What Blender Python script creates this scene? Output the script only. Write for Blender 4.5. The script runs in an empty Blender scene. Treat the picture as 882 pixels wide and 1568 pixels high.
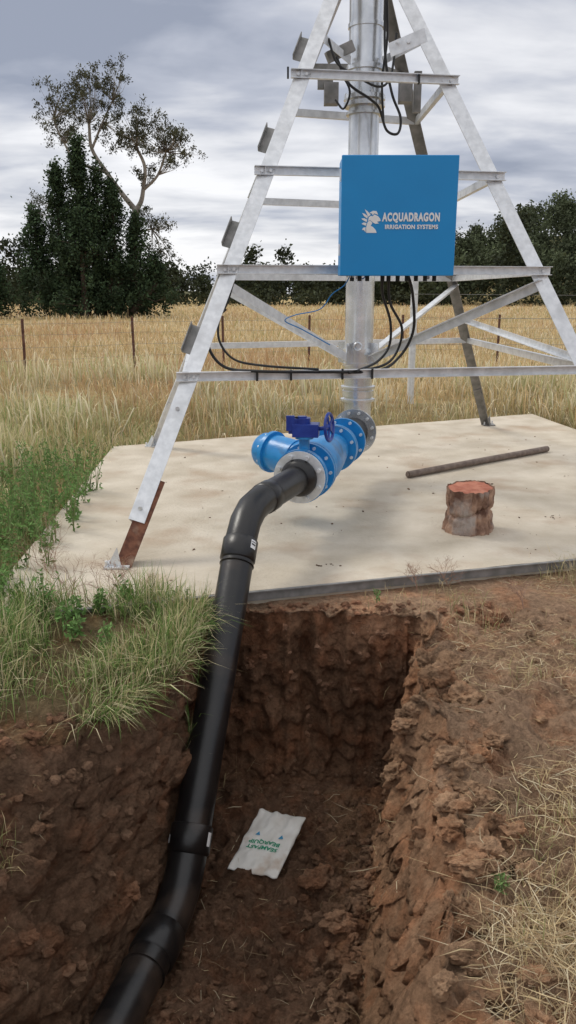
import bpy, math, random
import numpy as np
from mathutils import Vector, Matrix, noise
from mathutils.bvhtree import BVHTree
random.seed(3); rng=np.random.default_rng(5)
D2=bpy.data
scene=bpy.context.scene
col=scene.collection

# ------------------------------------------------------------ materials
def newmat(name):
    m=D2.materials.new(name); m.use_nodes=True
    nt=m.node_tree
    return m,nt,nt.nodes['Principled BSDF']
def mat(name,c1,c2=None,rough=.6,metal=0.,scale=8.,detail=6.,bump=0.,bscale=None,spec=.5,vor=False,lo=.35,hi=.65,c3=None,s3=2.,lo3=.55,hi3=.72):
    m,nt,b=newmat(name); N=nt.nodes; L=nt.links
    c2=c2 or c1
    tc=N.new('ShaderNodeTexCoord')
    if vor:
        n=N.new('ShaderNodeTexVoronoi'); n.inputs['Scale'].default_value=scale
        src=n.outputs['Color']
        sep=N.new('ShaderNodeSeparateColor'); L.new(src,sep.inputs[0]); src=sep.outputs[0]
    else:
        n=N.new('ShaderNodeTexNoise'); n.inputs['Scale'].default_value=scale; n.inputs['Detail'].default_value=detail; src=n.outputs['Fac']
    L.new(tc.outputs['Object'],n.inputs['Vector'])
    r=N.new('ShaderNodeValToRGB'); r.color_ramp.elements[0].position=lo; r.color_ramp.elements[1].position=hi
    r.color_ramp.elements[0].color=(*c1,1); r.color_ramp.elements[1].color=(*c2,1)
    L.new(src,r.inputs[0]); out=r.outputs[0]
    if c3:
        n3=N.new('ShaderNodeTexNoise'); n3.inputs['Scale'].default_value=s3; n3.inputs['Detail'].default_value=8
        L.new(tc.outputs['Object'],n3.inputs['Vector'])
        r3=N.new('ShaderNodeValToRGB'); r3.color_ramp.elements[0].position=lo3; r3.color_ramp.elements[1].position=hi3
        L.new(n3.outputs['Fac'],r3.inputs[0])
        mx=N.new('ShaderNodeMix'); mx.data_type='RGBA'; L.new(r3.outputs[0],mx.inputs[0]); L.new(out,mx.inputs[6]); mx.inputs[7].default_value=(*c3,1); out=mx.outputs[2]
    L.new(out,b.inputs['Base Color'])
    b.inputs['Roughness'].default_value=rough; b.inputs['Metallic'].default_value=metal
    b.inputs['Specular IOR Level'].default_value=spec
    if bump:
        nb=N.new('ShaderNodeTexNoise'); nb.inputs['Scale'].default_value=bscale or scale*3; nb.inputs['Detail'].default_value=8
        L.new(tc.outputs['Object'],nb.inputs['Vector'])
        bp=N.new('ShaderNodeBump'); bp.inputs['Strength'].default_value=1; bp.inputs['Distance'].default_value=bump
        L.new(nb.outputs['Fac'],bp.inputs['Height']); L.new(bp.outputs[0],b.inputs['Normal'])
    return m
M_galv=mat('galvanised_steel',(.68,.70,.72),(.82,.84,.86),rough=.36,metal=.3,scale=22,detail=3,c3=(.56,.57,.58),s3=5,bump=.0005,bscale=40)
M_galv2=mat('galvanised_pipe',(.56,.58,.60),(.82,.84,.86),rough=.26,metal=.75,scale=6,detail=5,bump=.0005,bscale=30)
M_dull=mat('weathered_steel',(.20,.20,.19),(.32,.31,.30),rough=.6,metal=.4,scale=14,bump=.001)
M_rust=mat('rusty_steel',(.10,.035,.02),(.22,.09,.05),rough=.85,scale=25,bump=.002,c3=(.3,.2,.14),s3=9)
M_bar=mat('old_steel_bar',(.13,.095,.075),(.22,.17,.14),rough=.75,scale=20,bump=.002)
M_blue=mat('blue_panel_paint',(.0,.245,.60),(.0,.265,.64),rough=.36,scale=3,c3=(.002,.225,.55),s3=1.5,bump=.0004,bscale=50)
M_blue2=mat('blue_valve_paint',(.010,.21,.54),(.025,.29,.66),rough=.33,scale=9,bump=.0015,bscale=35,c3=(.05,.17,.36),s3=7)
M_navy=mat('dark_blue_paint',(.008,.03,.24),(.02,.06,.34),rough=.35,scale=12)
M_black=mat('black_polyethylene',(.006,.006,.007),(.014,.013,.013),rough=.34,scale=7,c3=(.05,.036,.028),s3=3.4,bump=.0008,bscale=50)
M_rubber=mat('black_rubber',(.008,.008,.009),(.015,.015,.015),rough=.5,scale=10)
M_white=mat('white_vinyl',(.78,.79,.8),(.84,.85,.85),rough=.5,scale=10)
M_wire=mat('fence_wire',(.18,.17,.16),(.3,.29,.28),rough=.6,metal=.5,scale=3)
M_picket=mat('rusted_picket',(.08,.035,.025),(.16,.08,.06),rough=.9,scale=9)
M_conc=mat('concrete',(.47,.405,.31),(.65,.58,.475),rough=.9,scale=2.6,detail=14,bump=.009,bscale=38,lo=.3,hi=.7,c3=(.38,.265,.175),s3=1.9,lo3=.53,hi3=.80)
M_bark=mat('stump_bark',(.12,.06,.04),(.46,.29,.20),rough=.95,scale=13,detail=8,bump=.02,bscale=26,c3=(.38,.32,.28),s3=6)
M_cut=mat('cut_wood',(.38,.12,.07),(.54,.22,.14),rough=.85,scale=14,bump=.004,bscale=40)
M_paper=mat('white_bag_paper',(.66,.64,.59),(.78,.77,.73),rough=.7,scale=12,c3=(.48,.37,.28),s3=7)
M_green=mat('green_print',(.03,.3,.17),rough=.7); M_bprint=mat('blue_print',(.03,.25,.45),rough=.7)
M_trunk=mat('eucalyptus_bark',(.16,.13,.11),(.36,.33,.29),rough=.9,scale=1.2)
M_trunk2=mat('conifer_bark',(.05,.035,.025),(.1,.07,.05),rough=.9,scale=2)
M_bluewire=mat('blue_cable',(.02,.2,.5),rough=.5)

def vcol_mat(name,trans=.25,rough=.8,soil=False):
    m,nt,b=newmat(name); N=nt.nodes; L=nt.links
    at=N.new('ShaderNodeAttribute'); at.attribute_name='Col'
    b.inputs['Roughness'].default_value=rough; b.inputs['Specular IOR Level'].default_value=.2
    if soil:
        tc=N.new('ShaderNodeTexCoord')
        def nz(s,d=10,r=.6):
            n=N.new('ShaderNodeTexNoise'); n.inputs['Scale'].default_value=s; n.inputs['Detail'].default_value=d; n.inputs['Roughness'].default_value=r
            L.new(tc.outputs['Object'],n.inputs['Vector']); return n.outputs['Fac']
        def ramp(src,a,c,va,vc):
            r=N.new('ShaderNodeMapRange'); r.inputs[1].default_value=a; r.inputs[2].default_value=c; r.inputs[3].default_value=va; r.inputs[4].default_value=vc
            L.new(src,r.inputs[0]); return r.outputs[0]
        a=ramp(nz(2.1),.3,.7,.70,1.3); c=ramp(nz(27,14,.75),.3,.7,.52,1.5)
        mu=N.new('ShaderNodeMath'); mu.operation='MULTIPLY'; L.new(a,mu.inputs[0]); L.new(c,mu.inputs[1])
        vm=N.new('ShaderNodeVectorMath'); vm.operation='SCALE'; L.new(at.outputs['Color'],vm.inputs[0]); L.new(mu.outputs[0],vm.inputs['Scale'])
        tint=N.new('ShaderNodeMix'); tint.data_type='RGBA'; tint.blend_type='MULTIPLY'
        L.new(ramp(nz(5.5,6),.48,.62,0,.8),tint.inputs[0]); L.new(vm.outputs[0],tint.inputs[6]); tint.inputs[7].default_value=(1.08,.88,.78,1)
        L.new(tint.outputs[2],b.inputs['Base Color'])
        b1=N.new('ShaderNodeBump'); b1.inputs['Distance'].default_value=.06; L.new(nz(13,12,.68),b1.inputs['Height'])
        vo=N.new('ShaderNodeTexVoronoi'); vo.inputs['Scale'].default_value=30; vo.feature='F1'
        wp=N.new('ShaderNodeVectorMath'); wp.operation='ADD'; L.new(tc.outputs['Object'],wp.inputs[0])
        nw=N.new('ShaderNodeTexNoise'); nw.inputs['Scale'].default_value=12; L.new(tc.outputs['Object'],nw.inputs['Vector'])
        sc=N.new('ShaderNodeVectorMath'); sc.operation='SCALE'; sc.inputs['Scale'].default_value=.14; L.new(nw.outputs['Color'],sc.inputs[0]); L.new(sc.outputs[0],wp.inputs[1]); L.new(wp.outputs[0],vo.inputs['Vector'])
        b3=N.new('ShaderNodeBump'); b3.inputs['Distance'].default_value=.016; b3.invert=True; L.new(vo.outputs['Distance'],b3.inputs['Height']); L.new(b1.outputs[0],b3.inputs['Normal'])
        b2=N.new('ShaderNodeBump'); b2.inputs['Distance'].default_value=.018; L.new(nz(70,10,.75),b2.inputs['Height']); L.new(b3.outputs[0],b2.inputs['Normal'])
        L.new(b2.outputs[0],b.inputs['Normal'])
        b.inputs['Specular IOR Level'].default_value=.1; b.inputs['Roughness'].default_value=1
    else:
        L.new(at.outputs['Color'],b.inputs['Base Color'])
        tr=N.new('ShaderNodeBsdfTranslucent'); L.new(at.outputs['Color'],tr.inputs['Color'])
        mx=N.new('ShaderNodeMixShader'); mx.inputs[0].default_value=trans
        L.new(b.outputs[0],mx.inputs[1]); L.new(tr.outputs[0],mx.inputs[2])
        L.new(mx.outputs[0],N['Material Output'].inputs['Surface'])
    return m
M_blade=vcol_mat('grass_blades',.3); M_leaf=vcol_mat('foliage',.2); M_soil=vcol_mat('soil',soil=True)

# ------------------------------------------------------------ mesh helpers
def V(*a): return Vector(a)
def empty(name,loc=(0,0,0)):
    e=D2.objects.new(name,None); e.empty_display_size=.2; e.location=loc; col.objects.link(e); bpy.context.view_layer.update(); return e
def setparent(o,parent):
    o.parent=parent; o.matrix_parent_inverse=parent.matrix_world.inverted()
class MB:
    def __init__(s): s.v=[]; s.f=[]; s.sm=[]
    def add(s,vs,fs,smooth=False):
        o=len(s.v); s.v+= [tuple(p) for p in vs]; s.f+=[tuple(i+o for i in f) for f in fs]; s.sm+=[smooth]*len(fs)
    def box(s,p0,p1,a,b,a0,a1,b0,b1):
        p0=Vector(p0);p1=Vector(p1); d=(p1-p0).normalized(); a=Vector(a); b=Vector(b)
        a=(a-d*a.dot(d)).normalized(); b=(b-d*b.dot(d)-a*b.dot(a)).normalized()
        vs=[p+a*x+b*y for p in (p0,p1) for x,y in ((a0,b0),(a1,b0),(a1,b1),(a0,b1))]
        s.add(vs,[(0,3,2,1),(4,5,6,7),(0,1,5,4),(1,2,6,5),(2,3,7,6),(3,0,4,7)])
    def angle(s,p0,p1,a,b,w=.1,t=.007,w2=None):
        s.box(p0,p1,a,b,0,w,0,t); s.box(p0,p1,a,b,0,t,t+.0005,w2 or w)
    def tube(s,pts,r,seg=24,caps=True):
        pts=[Vector(p) for p in pts]; n=len(pts)
        if not hasattr(r,'__len__'): r=[r]*n
        tang=[(pts[min(i+1,n-1)]-pts[max(i-1,0)]).normalized() for i in range(n)]
        up=Vector((0,0,1)) if abs(tang[0].z)<.9 else Vector((0,1,0))
        a=(up-tang[0]*up.dot(tang[0])).normalized(); vs=[]
        for i in range(n):
            a=(a-tang[i]*a.dot(tang[i])).normalized(); b=tang[i].cross(a)
            for k in range(seg):
                th=2*math.pi*k/seg; vs.append(pts[i]+(a*math.cos(th)+b*math.sin(th))*r[i])
        fs=[(i*seg+k,i*seg+(k+1)%seg,(i+1)*seg+(k+1)%seg,(i+1)*seg+k) for i in range(n-1) for k in range(seg)]
        s.add(vs,fs,True)
        if caps:
            s.add(vs[:seg],[tuple(range(seg))[::-1]]); s.add(vs[-seg:],[tuple(range(seg))])
    def cyl(s,p0,p1,r,r1=None,seg=28): s.tube([p0,p1],[r,r if r1 is None else r1],seg)
    def ring(s,p0,d,r,t,seg=32):
        d=Vector(d).normalized(); p0=Vector(p0); s.cyl(p0,p0+d*t,r,seg=seg)
    def bolts(s,c,d,R,n,r=.012,h=.02,off=0,ph=0):
        d=Vector(d).normalized(); up=Vector((0,0,1)) if abs(d.z)<.9 else Vector((0,1,0))
        a=(up-d*up.dot(d)).normalized(); b=d.cross(a); c=Vector(c)
        for k in range(n):
            th=2*math.pi*(k+.5)/n+ph; p=c+(a*math.cos(th)+b*math.sin(th))*R
            s.cyl(p,p+d*h,r,seg=6)
    def torus(s,c,d,R,r,seg=36,s2=10,arc=1.):
        d=Vector(d).normalized(); up=Vector((0,0,1)) if abs(d.z)<.9 else Vector((0,1,0))
        a=(up-d*up.dot(d)).normalized(); b=d.cross(a); c=Vector(c)
        pts=[c+(a*math.cos(2*math.pi*k/seg*arc)+b*math.sin(2*math.pi*k/seg*arc))*R for k in range(seg+1)]
        s.tube(pts,r,s2,False)
    def obj(s,name,m,parent=None,bevel=0):
        me=D2.meshes.new(name); me.from_pydata(s.v,[],s.f); me.polygons.foreach_set('use_smooth',s.sm); me.materials.append(m); me.update()
        o=D2.objects.new(name,me); col.objects.link(o)
        if parent: setparent(o,parent)
        if bevel:
            b=o.modifiers.new('bevel','BEVEL'); b.width=bevel; b.segments=2; b.limit_method='ANGLE'
        return o
def fillet(pts,rad,n=8):
    pts=[Vector(p) for p in pts]; out=[pts[0]]
    for i in range(1,len(pts)-1):
        p=pts[i]; d0=(pts[i-1]-p); d1=(pts[i+1]-p); r=rad[i-1] if hasattr(rad,'__len__') else rad
        l=min(r,d0.length*.49,d1.length*.49); a=p+d0.normalized()*l; c=p+d1.normalized()*l
        for k in range(n+1):
            t=k/n; out.append(a*(1-t)**2+p*2*t*(1-t)+c*t*t)
    out.append(pts[-1]); return out
def crom(pts,n=10):
    P=[Vector(p) for p in pts]; P=[P[0]*2-P[1]]+P+[P[-1]*2-P[-2]]; out=[]
    for i in range(1,len(P)-2):
        for k in range(n):
            t=k/n; a,b,c,d=P[i-1:i+3]
            out.append(.5*((2*b)+(c-a)*t+(2*a-5*b+4*c-d)*t*t+(3*b-a-3*c+d)*t**3))
    out.append(P[-2]); return out
def fast(name,verts,faces,colors,m,smooth=False,parent=None):
    me=D2.meshes.new(name); nv=len(verts); me.vertices.add(nv); me.vertices.foreach_set('co',np.asarray(verts,dtype=np.float32).ravel())
    tot=np.concatenate([np.full(len(f),f.shape[1],dtype=np.int32) for f in faces]); idx=np.concatenate([f.ravel() for f in faces]).astype(np.int32)
    st=np.zeros(len(tot),dtype=np.int32); st[1:]=np.cumsum(tot)[:-1]
    me.loops.add(len(idx)); me.loops.foreach_set('vertex_index',idx); me.polygons.add(len(tot)); me.polygons.foreach_set('loop_start',st)
    me.polygons.foreach_set('use_smooth',np.full(len(tot),smooth)); me.update(calc_edges=True)
    if colors is not None:
        ca=me.color_attributes.new('Col','FLOAT_COLOR','POINT'); c=np.ones((nv,4),dtype=np.float32); c[:,:3]=colors; ca.data.foreach_set('color',c.ravel())
    me.materials.append(m); me.validate()
    o=D2.objects.new(name,me); col.objects.link(o)
    if parent: setparent(o,parent)
    return o

# ------------------------------------------------------------ ground with trench
G0=-.075; DEP=1.09
def lim(Y,ys,xs): return float(np.interp(Y,ys,xs))
nn=noise.noise
def rimL(Y): return lim(Y,[1.0,2.35,2.6,2.75,2.93,3.4,4.1],[-1.5,-1.40,-1.25,-.98,-.68,-.48,-.41])+ (.045*nn(V(Y*3.1,1.3,0))+.03*nn(V(Y*9,5,0)))
def baseL(Y): return lim(Y,[1.0,2.4,2.94,3.4,4.1],[-1.2,-.80,-.63,-.53,-.46])
def rimR(Y): return lim(Y,[1.0,1.48,1.8,2.1,2.47,2.8,3.1,3.8,4.1],[.36,.43,.49,.57,.66,.64,.57,.72,.76])+ (.09*nn(V(Y*3.0,7.3,0))+.06*nn(V(Y*8,2,0)))
def baseR(Y): return lim(Y,[1.0,2.0,2.47,3.76,4.1],[.08,.19,.25,.54,.60])
rows=[(y,0.) for y in (-300,-80,-25,-10,-5,-2.5,-1,-.3,.1,.4)]
rows+=[(.5+.3*k/8,k/8) for k in range(9)]
rows+=[(y,1.) for y in np.arange(.9,1.4,.05)]+[(y,1.) for y in np.arange(1.4,3.81,.0125)]
NE=76
rows+=[(3.82+.25*((k/NE)**1.1),1-k/NE) for k in range(NE+1)]
rows+=[(y,0.) for y in np.arange(4.09,4.6,.03)]+[(y,0.) for y in np.arange(4.7,12,.14)]
rows+=[(float(y),0.) for y in np.geomspace(12.2,3500,70)]
def geos(a,b,n): return list(np.geomspace(a,b,n))
NWL,NF,NWR=76,76,84
def xs_for(Y):
    rl,bl,br,rr=rimL(Y),baseL(Y),baseR(Y),rimR(Y); out=[]
    for x in geos(1500,7.3,26): out.append((-x,0.))
    for x in np.linspace(-7,-2.5,36): out.append((x,0.))
    for t in np.linspace(0,1,71)[1:-1]: out.append((-2.5+(rl+2.5)*t,0.))
    for k in range(NWL):
        f=k/(NWL-1); g=.42*min(f/.12,1)+.58*f if bl-rl>.2 else .3*min(f/.1,1)+.7*f
        g=min(g,1.); out.append((rl+(bl-rl)*g,f))
    for t in np.linspace(0,1,NF)[1:-1]: out.append((bl+(br-bl)*t,1.))
    for k in range(NWR):
        f=1-k/(NWR-1); g=.45*min(f/.18,1)+.55*f
        out.append((rr+(br-rr)*g,f))
    for t in np.linspace(0,1,150)[1:]: out.append((rr+(3.2-rr)*t**1.25,0.))
    for x in np.linspace(3.4,7,30): out.append((x,0.))
    for x in geos(7.3,1500,26): out.append((x,0.))
    return out
def sstep(x,a,b):
    t=min(max((x-a)/(b-a),0),1); return t*t*(3-2*t)
def hill(x,y):
    if y<60: return 0.
    h=15.*sstep(x,16,70)*sstep(y,118,180)+3*sstep(-x,30,90)*sstep(y,120,200)
    h+=1.5*sstep(y,150,260)
    return h
def rid(x,y,z): return .5-abs(nn(V(x,y,z)))*1.6
gv=[];gc=[];W=None
for (Y,fv) in rows:
    r=xs_for(Y); W=len(r)
    for (X,fu) in r:
        f=min(fu,fv); x,y=float(X),float(Y); z=G0-DEP*f
        near=(-7.5<x<7.5 and y<12.5)
        crev=0.
        if near:
            n1=nn(V(x*1.7,y*1.7,z*1.7)); n2=nn(V(x*6,y*6,z*6+3)); n3=nn(V(x*17,y*17,z*17)); n4=nn(V(x*41,y*41,z*41))
            if f<=0:
                z+=.018*n1+.012*n2+.009*n3+.004*n4
                if y<4.25 and x>.2:
                    s=sstep(4.25-y,0,.3); rr=rid(x*3,y*3,1)
                    z+=s*(.05*n2+.04*rr+.03*rid(x*8,y*8,2)+.024*n3+.010*n4-.04)
                    crev=rr
                if -1.95<x<4.2 and y>3.6+.281*x+.4: z=min(z,G0+.0)
                if x<-.4 and y<4.1: z+=.05*sstep(-x,.45,1.2)*sstep(y,2.6,3.2)+.03*n2+.015*n3
            elif f>=1:
                z+=.045*n1+.065*n2+.050*n3+.022*n4+.035*rid(x*9,y*9,0)
                z+=.13*sstep(y,3.35,3.83)+.05*sstep(x-baseR(y),-.22,0)+.04*sstep(baseL(y)-x,-.15,0)
                z+=.08*sstep(-y,-2.9,-2.0)
            else:
                e=math.sin(math.pi*f)**.4
                onend= fv<fu
                if onend:
                    g1=abs(nn(V(x*6.0+.6*nn(V(0,z*2,4)),.3,z*.6))); g2=abs(nn(V(x*15,.9,z*1.0)))
                    y+=e*(-.02+g1*.22+g2*.08-.05*n1-.05*n2+.040*n3+.022*n4)
                    z+=.13*sstep(f,.75,1.)
                else:
                    led=((z*4.5+1.5*n1+.8*n2)%1.-.5)
                    x+=e*(.06*n1+.08*n2+.055*n3+.024*n4+ .06*abs(nn(V(y*2.2,z*6,4)))+ .06*rid(y*3,z*3,x)+.035*rid(y*8,z*8,x)+.04*led*(1 if x>0 else -1))
                    y+=.04*n3
                    z+=(.05*sstep(f,.8,1) if x>0 else .04*sstep(f,.8,1))
                    z+=.04*n2+.04*n3
                z+=.02*n3+.012*n4
        else:
            z+=hill(x,y)+.05*nn(V(x*.2,y*.2,0))
        gv.append((x,y,z))
        p1=nn(V(x*.9,y*.9,z*.9+8))*.5+.5; p2=nn(V(x*.11,y*.11,2))*.5+.5; p3=nn(V(x*.5,y*.25,5))*.5+.5
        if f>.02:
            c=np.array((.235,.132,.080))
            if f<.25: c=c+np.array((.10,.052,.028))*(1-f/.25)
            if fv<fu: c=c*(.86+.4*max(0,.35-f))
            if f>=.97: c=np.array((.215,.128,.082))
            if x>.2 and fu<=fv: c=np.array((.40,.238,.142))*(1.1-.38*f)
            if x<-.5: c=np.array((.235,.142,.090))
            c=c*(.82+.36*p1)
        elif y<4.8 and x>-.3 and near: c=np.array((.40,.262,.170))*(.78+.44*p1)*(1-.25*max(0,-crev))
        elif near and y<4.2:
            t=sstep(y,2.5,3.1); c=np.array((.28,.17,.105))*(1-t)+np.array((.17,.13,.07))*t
        elif y<13: c=np.array((.30,.24,.12))
        elif y>115:
            t=sstep(x,15,60)+sstep(y,170,260); t=min(t,1); c=np.array((.48,.38,.19))*(1-t)+np.array((.12,.12,.06))*t
        else: c=np.array((.54,.42,.22))*(.65+.3*p2+.15*p3)
        gc.append(c)
R=len(rows)
ii=np.arange((R-1)*(W-1)); a=(ii//(W-1))*W+ii%(W-1)
gf=np.stack([a,a+1,a+W+1,a+W],1)
gva=np.array(gv,dtype=np.float32)
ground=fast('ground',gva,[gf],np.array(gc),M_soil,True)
keep=(np.abs(gva[a,0])<7.5)&(gva[a,1]<13)&(gva[a,1]>0)
bvh=BVHTree.FromPolygons([Vector(p) for p in gv],[tuple(int(k) for k in q) for q in gf[keep]])
def gz(x,y):
    h=bvh.ray_cast(V(x,y,3),V(0,0,-1)); return h[0].z if h[0] else G0

# ------------------------------------------------------------ concrete slab
def edgeY(x): return 4.238+.281*x
slab=empty('concrete_slab')
SP=[(-1.62,edgeY(-1.62)),(4.0,edgeY(4.0)),(3.38,11.0),(-1.9,8.55)]
mb=MB(); n=70; vs=[];fs=[]
def sl(u,v):
    a=Vector(SP[0]).lerp(Vector(SP[1]),u); b=Vector(SP[3]).lerp(Vector(SP[2]),u); return a.lerp(b,v)
for j in range(n+1):
    for i in range(n+1):
        p=sl(i/n,j/n); z=.004*nn(V(p.x*1.5,p.y*1.5,0))+.0015*nn(V(p.x*9,p.y*9,0))
        ex=.006*nn(V(p.x*6,p.y*6,5)) if j in(0,n) else 0
        vs.append((p.x,p.y+ex,z))
fs=[(j*(n+1)+i,j*(n+1)+i+1,(j+1)*(n+1)+i+1,(j+1)*(n+1)+i) for j in range(n) for i in range(n)]
mb.add(vs,fs,True)
per=[j*0+i for i in range(n)]+[j*(n+1)+n for j in range(n)]+[n*(n+1)+n-i for i in range(n)]+[(n-j)*(n+1) for j in range(n)]
top=[vs[k] for k in per]; bot=[(p[0],p[1],-.14) for p in top]; m_=len(per)
mb.add(top+bot,[(k,k+m_,(k+1)%m_+m_,(k+1)%m_) for k in range(m_)])
mb.obj('slab_body',M_conc,slab)
mb=MB()
a=V(-1.62,edgeY(-1.62)-.012,0); b=V(4.0,edgeY(4.0)-.012,0)
mb.box(a,b,(0,0,1),(0,-1,0),-.055,.003,0,.006); mb.box(a,b,(0,0,1),(0,-1,0),-.003,.0035,.0065,.022)
mb.obj('edge_form_angle',M_dull,slab)

# ------------------------------------------------------------ pivot tower
tower=empty('irrigation_pivot_tower',(.61,7,0))
C=V(.61,7.0,0); H=4.2
feet={'FL':V(-1.03,4.56,0),'FR':V(2.6,5.25,0),'BL':V(-1.47,8.61,0),'BR':V(2.52,10.06,0)}
tops={'FL':V(.50,6.90,H),'FR':V(.66,6.90,H),'BL':V(.52,7.10,H),'BR':V(.66,7.10,H)}
dirs={'FL':(V(1,0,0),V(0,1,0)),'FR':(V(-1,0,0),V(0,1,0)),'BL':(V(1,0,0),V(0,-1,0)),'BR':(V(-1,0,0),V(0,-1,0))}
def leg(k,z): return feet[k].lerp(tops[k],z/H)
legs=MB(); rust=MB(); bolt=MB(); dull=MB(); rails=MB()
for k in feet:
    a,b=dirs[k]; off=-a*.05
    p0=leg(k,.27)+off; p1=leg(k,H)+off
    tgt=dull if k=='BR' else legs
    tgt.angle(p0,p1,a,b,.105,.007)
    ft=rust if k=='FL' else (dull if k=='BR' else legs)
    q0=leg(k,.02)+off+(a+b)*.0085; q1=leg(k,.5)+off+(a+b)*.0085
    if k=='FL': q0=q0+V(.015,0,0); q1=q1+V(.028,.0,0)
    ft.angle(q0,q1,a,b,.10,.009)
    c=leg(k,0)+off+(a+b)*.04; fm=legs if k!='BR' else dull
    fm.box(c+V(-.07,0,.006),c+V(.08,0,.006),(0,1,0),(0,0,1),-.07,.07,-.004,.008)
    bolt.cyl(c+V(-.055,-.05,.01),c+V(-.055,-.05,.05),.010,seg=8); bolt.cyl(c+V(.065,.05,.01),c+V(.065,.05,.05),.010,seg=8)
    fm.add([c+V(-.055,-.04,.012),c+V(.03,-.04,.012),c+V(0.01,-.035,.13),c+V(-.055,-.034,.012),c+V(.03,-.034,.012),c+V(0.01,-.029,.13)],[(0,1,2),(3,5,4),(0,2,5,3),(1,4,5,2),(0,3,4,1)])
for k in('FL','FR'):
    for z in (.33,.9):
        a,b=dirs[k]; p=leg(k,z)+a*.0; bolt.cyl(p-V(0,.003,0),p-V(0,.016,0),.013,seg=6)
ZR=[1.09,1.76,2.42,3.11]
for z in ZR:
    fl,fr,bl,br=[leg(k,z) for k in('FL','FR','BL','BR')]
    def rail(p,q,out,ext=.07,tg=rails):
        d=(q-p).normalized(); p=p-d*ext; q=q+d*ext; o=Vector(out)
        tg.box(p,q,(0,0,1),o,-.030,.024,.004,.010)
        tg.box(p,q,(0,0,1),o,.0245,.029,.004,.045)
        tg.box(p,q,(0,0,1),o,-.030,-.025,.0105,.040)
    rail(fl-V(.04,0,0),fr+V(.04,0,0),(0,-1,0),.045)
    rail(bl,br,(0,1,0),0)
    rail(fl,bl,(-1,0,0),.02); rail(fr,br,(1,0,0),.02)
    for p in(fl,fr):
        for s in(-.03,.03): bolt.cyl(p+V(s,-.010,-.002),p+V(s,-.026,-.002),.011,seg=6)
for z in(1.22,1.9,2.55,3.22):
    p=leg('FL',z)+V(-.055,.05,0); q=leg('FL',z+.17)+V(-.055,.05,0)
    dull.box(p,q,(-1,0,0),(0,1,0),-.005,.055,-.003,.003)
    dull.box(p,q,(-1,0,0),(0,1,0),.052,.058,-.05,-.0035)
for k,zz in(('FL',1.70),('FR',1.70),('BR',1.70),('BL',1.70)):
    p=leg(k,zz); dv=(p-C); dv.z=0; dv.normalize(); q=C+dv*.15+V(0,0,1.10)
    rails.angle(p,q,V(0,0,-1),dv.cross(V(0,0,1)),.065,.006)
rails.angle(leg('BR',1.30)+V(.03,-.05,0),leg('FR',1.12)+V(.03,.1,0),(0,0,1),(-1,0,0),.05,.006)
for s,k in((-1,'FL'),(1,'FR'),(-1,'BL'),(1,'BR')):
    y=-1 if k[0]=='F' else 1
    p=leg(k,3.45); (dull if k[0]=='B' else rails).angle(p,C+V(.12*s,.1*y,3.38),(0,0,-1),(0,1,0),.06,.006)
rails.box(V(.74,6.5,3.32),V(.99,6.42,3.40),(0,0,1),(0,1,0),-.05,.045,0,.007)
for x in(.79,.87,.95): bolt.cyl(V(x,6.47,3.36),V(x,6.44,3.36),.012,seg=6)
legs.obj('legs',M_galv,tower); dull.obj('weathered_members',M_dull,tower); rust.obj('rusty_foot_bracket',M_rust,tower); rails.obj('cross_rails',M_galv,tower)
rp=MB()
rp.tube([C+V(0,0,.78),C+V(0,0,3.05)],.122,40)
rp.tube([C+V(0,0,3.05),C+V(0,0,4.6)],.132,40)
for z,h,r in((.70,.018,.150),(.74,.05,.138),(.81,.018,.150),(.93,.02,.134),(1.0,.03,.137),(1.12,.03,.137),(2.98,.02,.145),(3.04,.03,.165),(3.09,.03,.165),(3.30,.035,.15),(3.6,.03,.14),(4.2,.04,.2)):
    rp.ring(C+V(0,0,z),(0,0,1),r,h,40)
fl2=V(.565,6.78,.46)
AX=(V(.07,5.05,.45)-V(.60,6.90,.46)).normalized()
rp.tube(fillet([C+V(0,0,.76),C+V(0,0,.47),fl2],.24,14),.118,40)
rp.ring(fl2-AX*.012,AX,.195,.025,48)
rp.torus(C+V(-.02,-.135,1.17),(0,1,0),.032,.009,20,8)
for k in feet:
    dv=(leg(k,1.7)-C); dv.z=0; dv.normalize(); rp.box(C+dv*.12+V(0,0,1.02),C+dv*.12+V(0,0,1.2),dv,dv.cross(V(0,0,1)),0,.09,-.005,.005)
rp.tube(fillet([C+V(0,0,4.55),C+V(0,0,5.1),C+V(1.6,.4,5.15)],.25,10),.1,28)
rp.obj('riser_pipe',M_galv2,tower)
bolt.bolts(fl2+AX*.013,AX,.165,12,.013,.018); bolt.bolts(C+V(0,0,3.12),(0,0,1),.148,10,.01,.02)
bolt.obj('bolts',M_galv,tower)
jb=MB()
jb.box(V(.33,6.82,3.02),V(.33,6.82,3.17),(1,0,0),(0,1,0),-.05,.06,-.06,.05); jb.box(V(.26,6.86,3.14),V(.26,6.86,3.22),(1,0,0),(0,1,0),-.03,.09,-.02,.02)
jb.box(V(.92,6.9,3.05),V(.92,6.9,3.24),(1,0,0),(0,1,0),-.05,.05,-.06,.05); jb.box(V(1.02,7.0,3.0),V(1.02,7.0,3.3),(1,0,0),(0,1,0),-.02,.04,-.02,.02)
jb.box(V(.30,6.78,3.34),V(.50,6.84,3.44),(0,0,1),(0,1,0),-.04,.04,-.02,.03)
jb.obj('swivel_brackets',M_dull,tower,.003)
cb=MB()
def cable(pts,r=.011): cb.tube(crom(pts,10),r,8)
cable([(.30,6.6,3.42),(.36,6.55,3.25),(.5,6.5,3.15),(.68,6.6,3.1),(.78,6.7,3.2),(.82,6.75,3.5)],.009)
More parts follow.
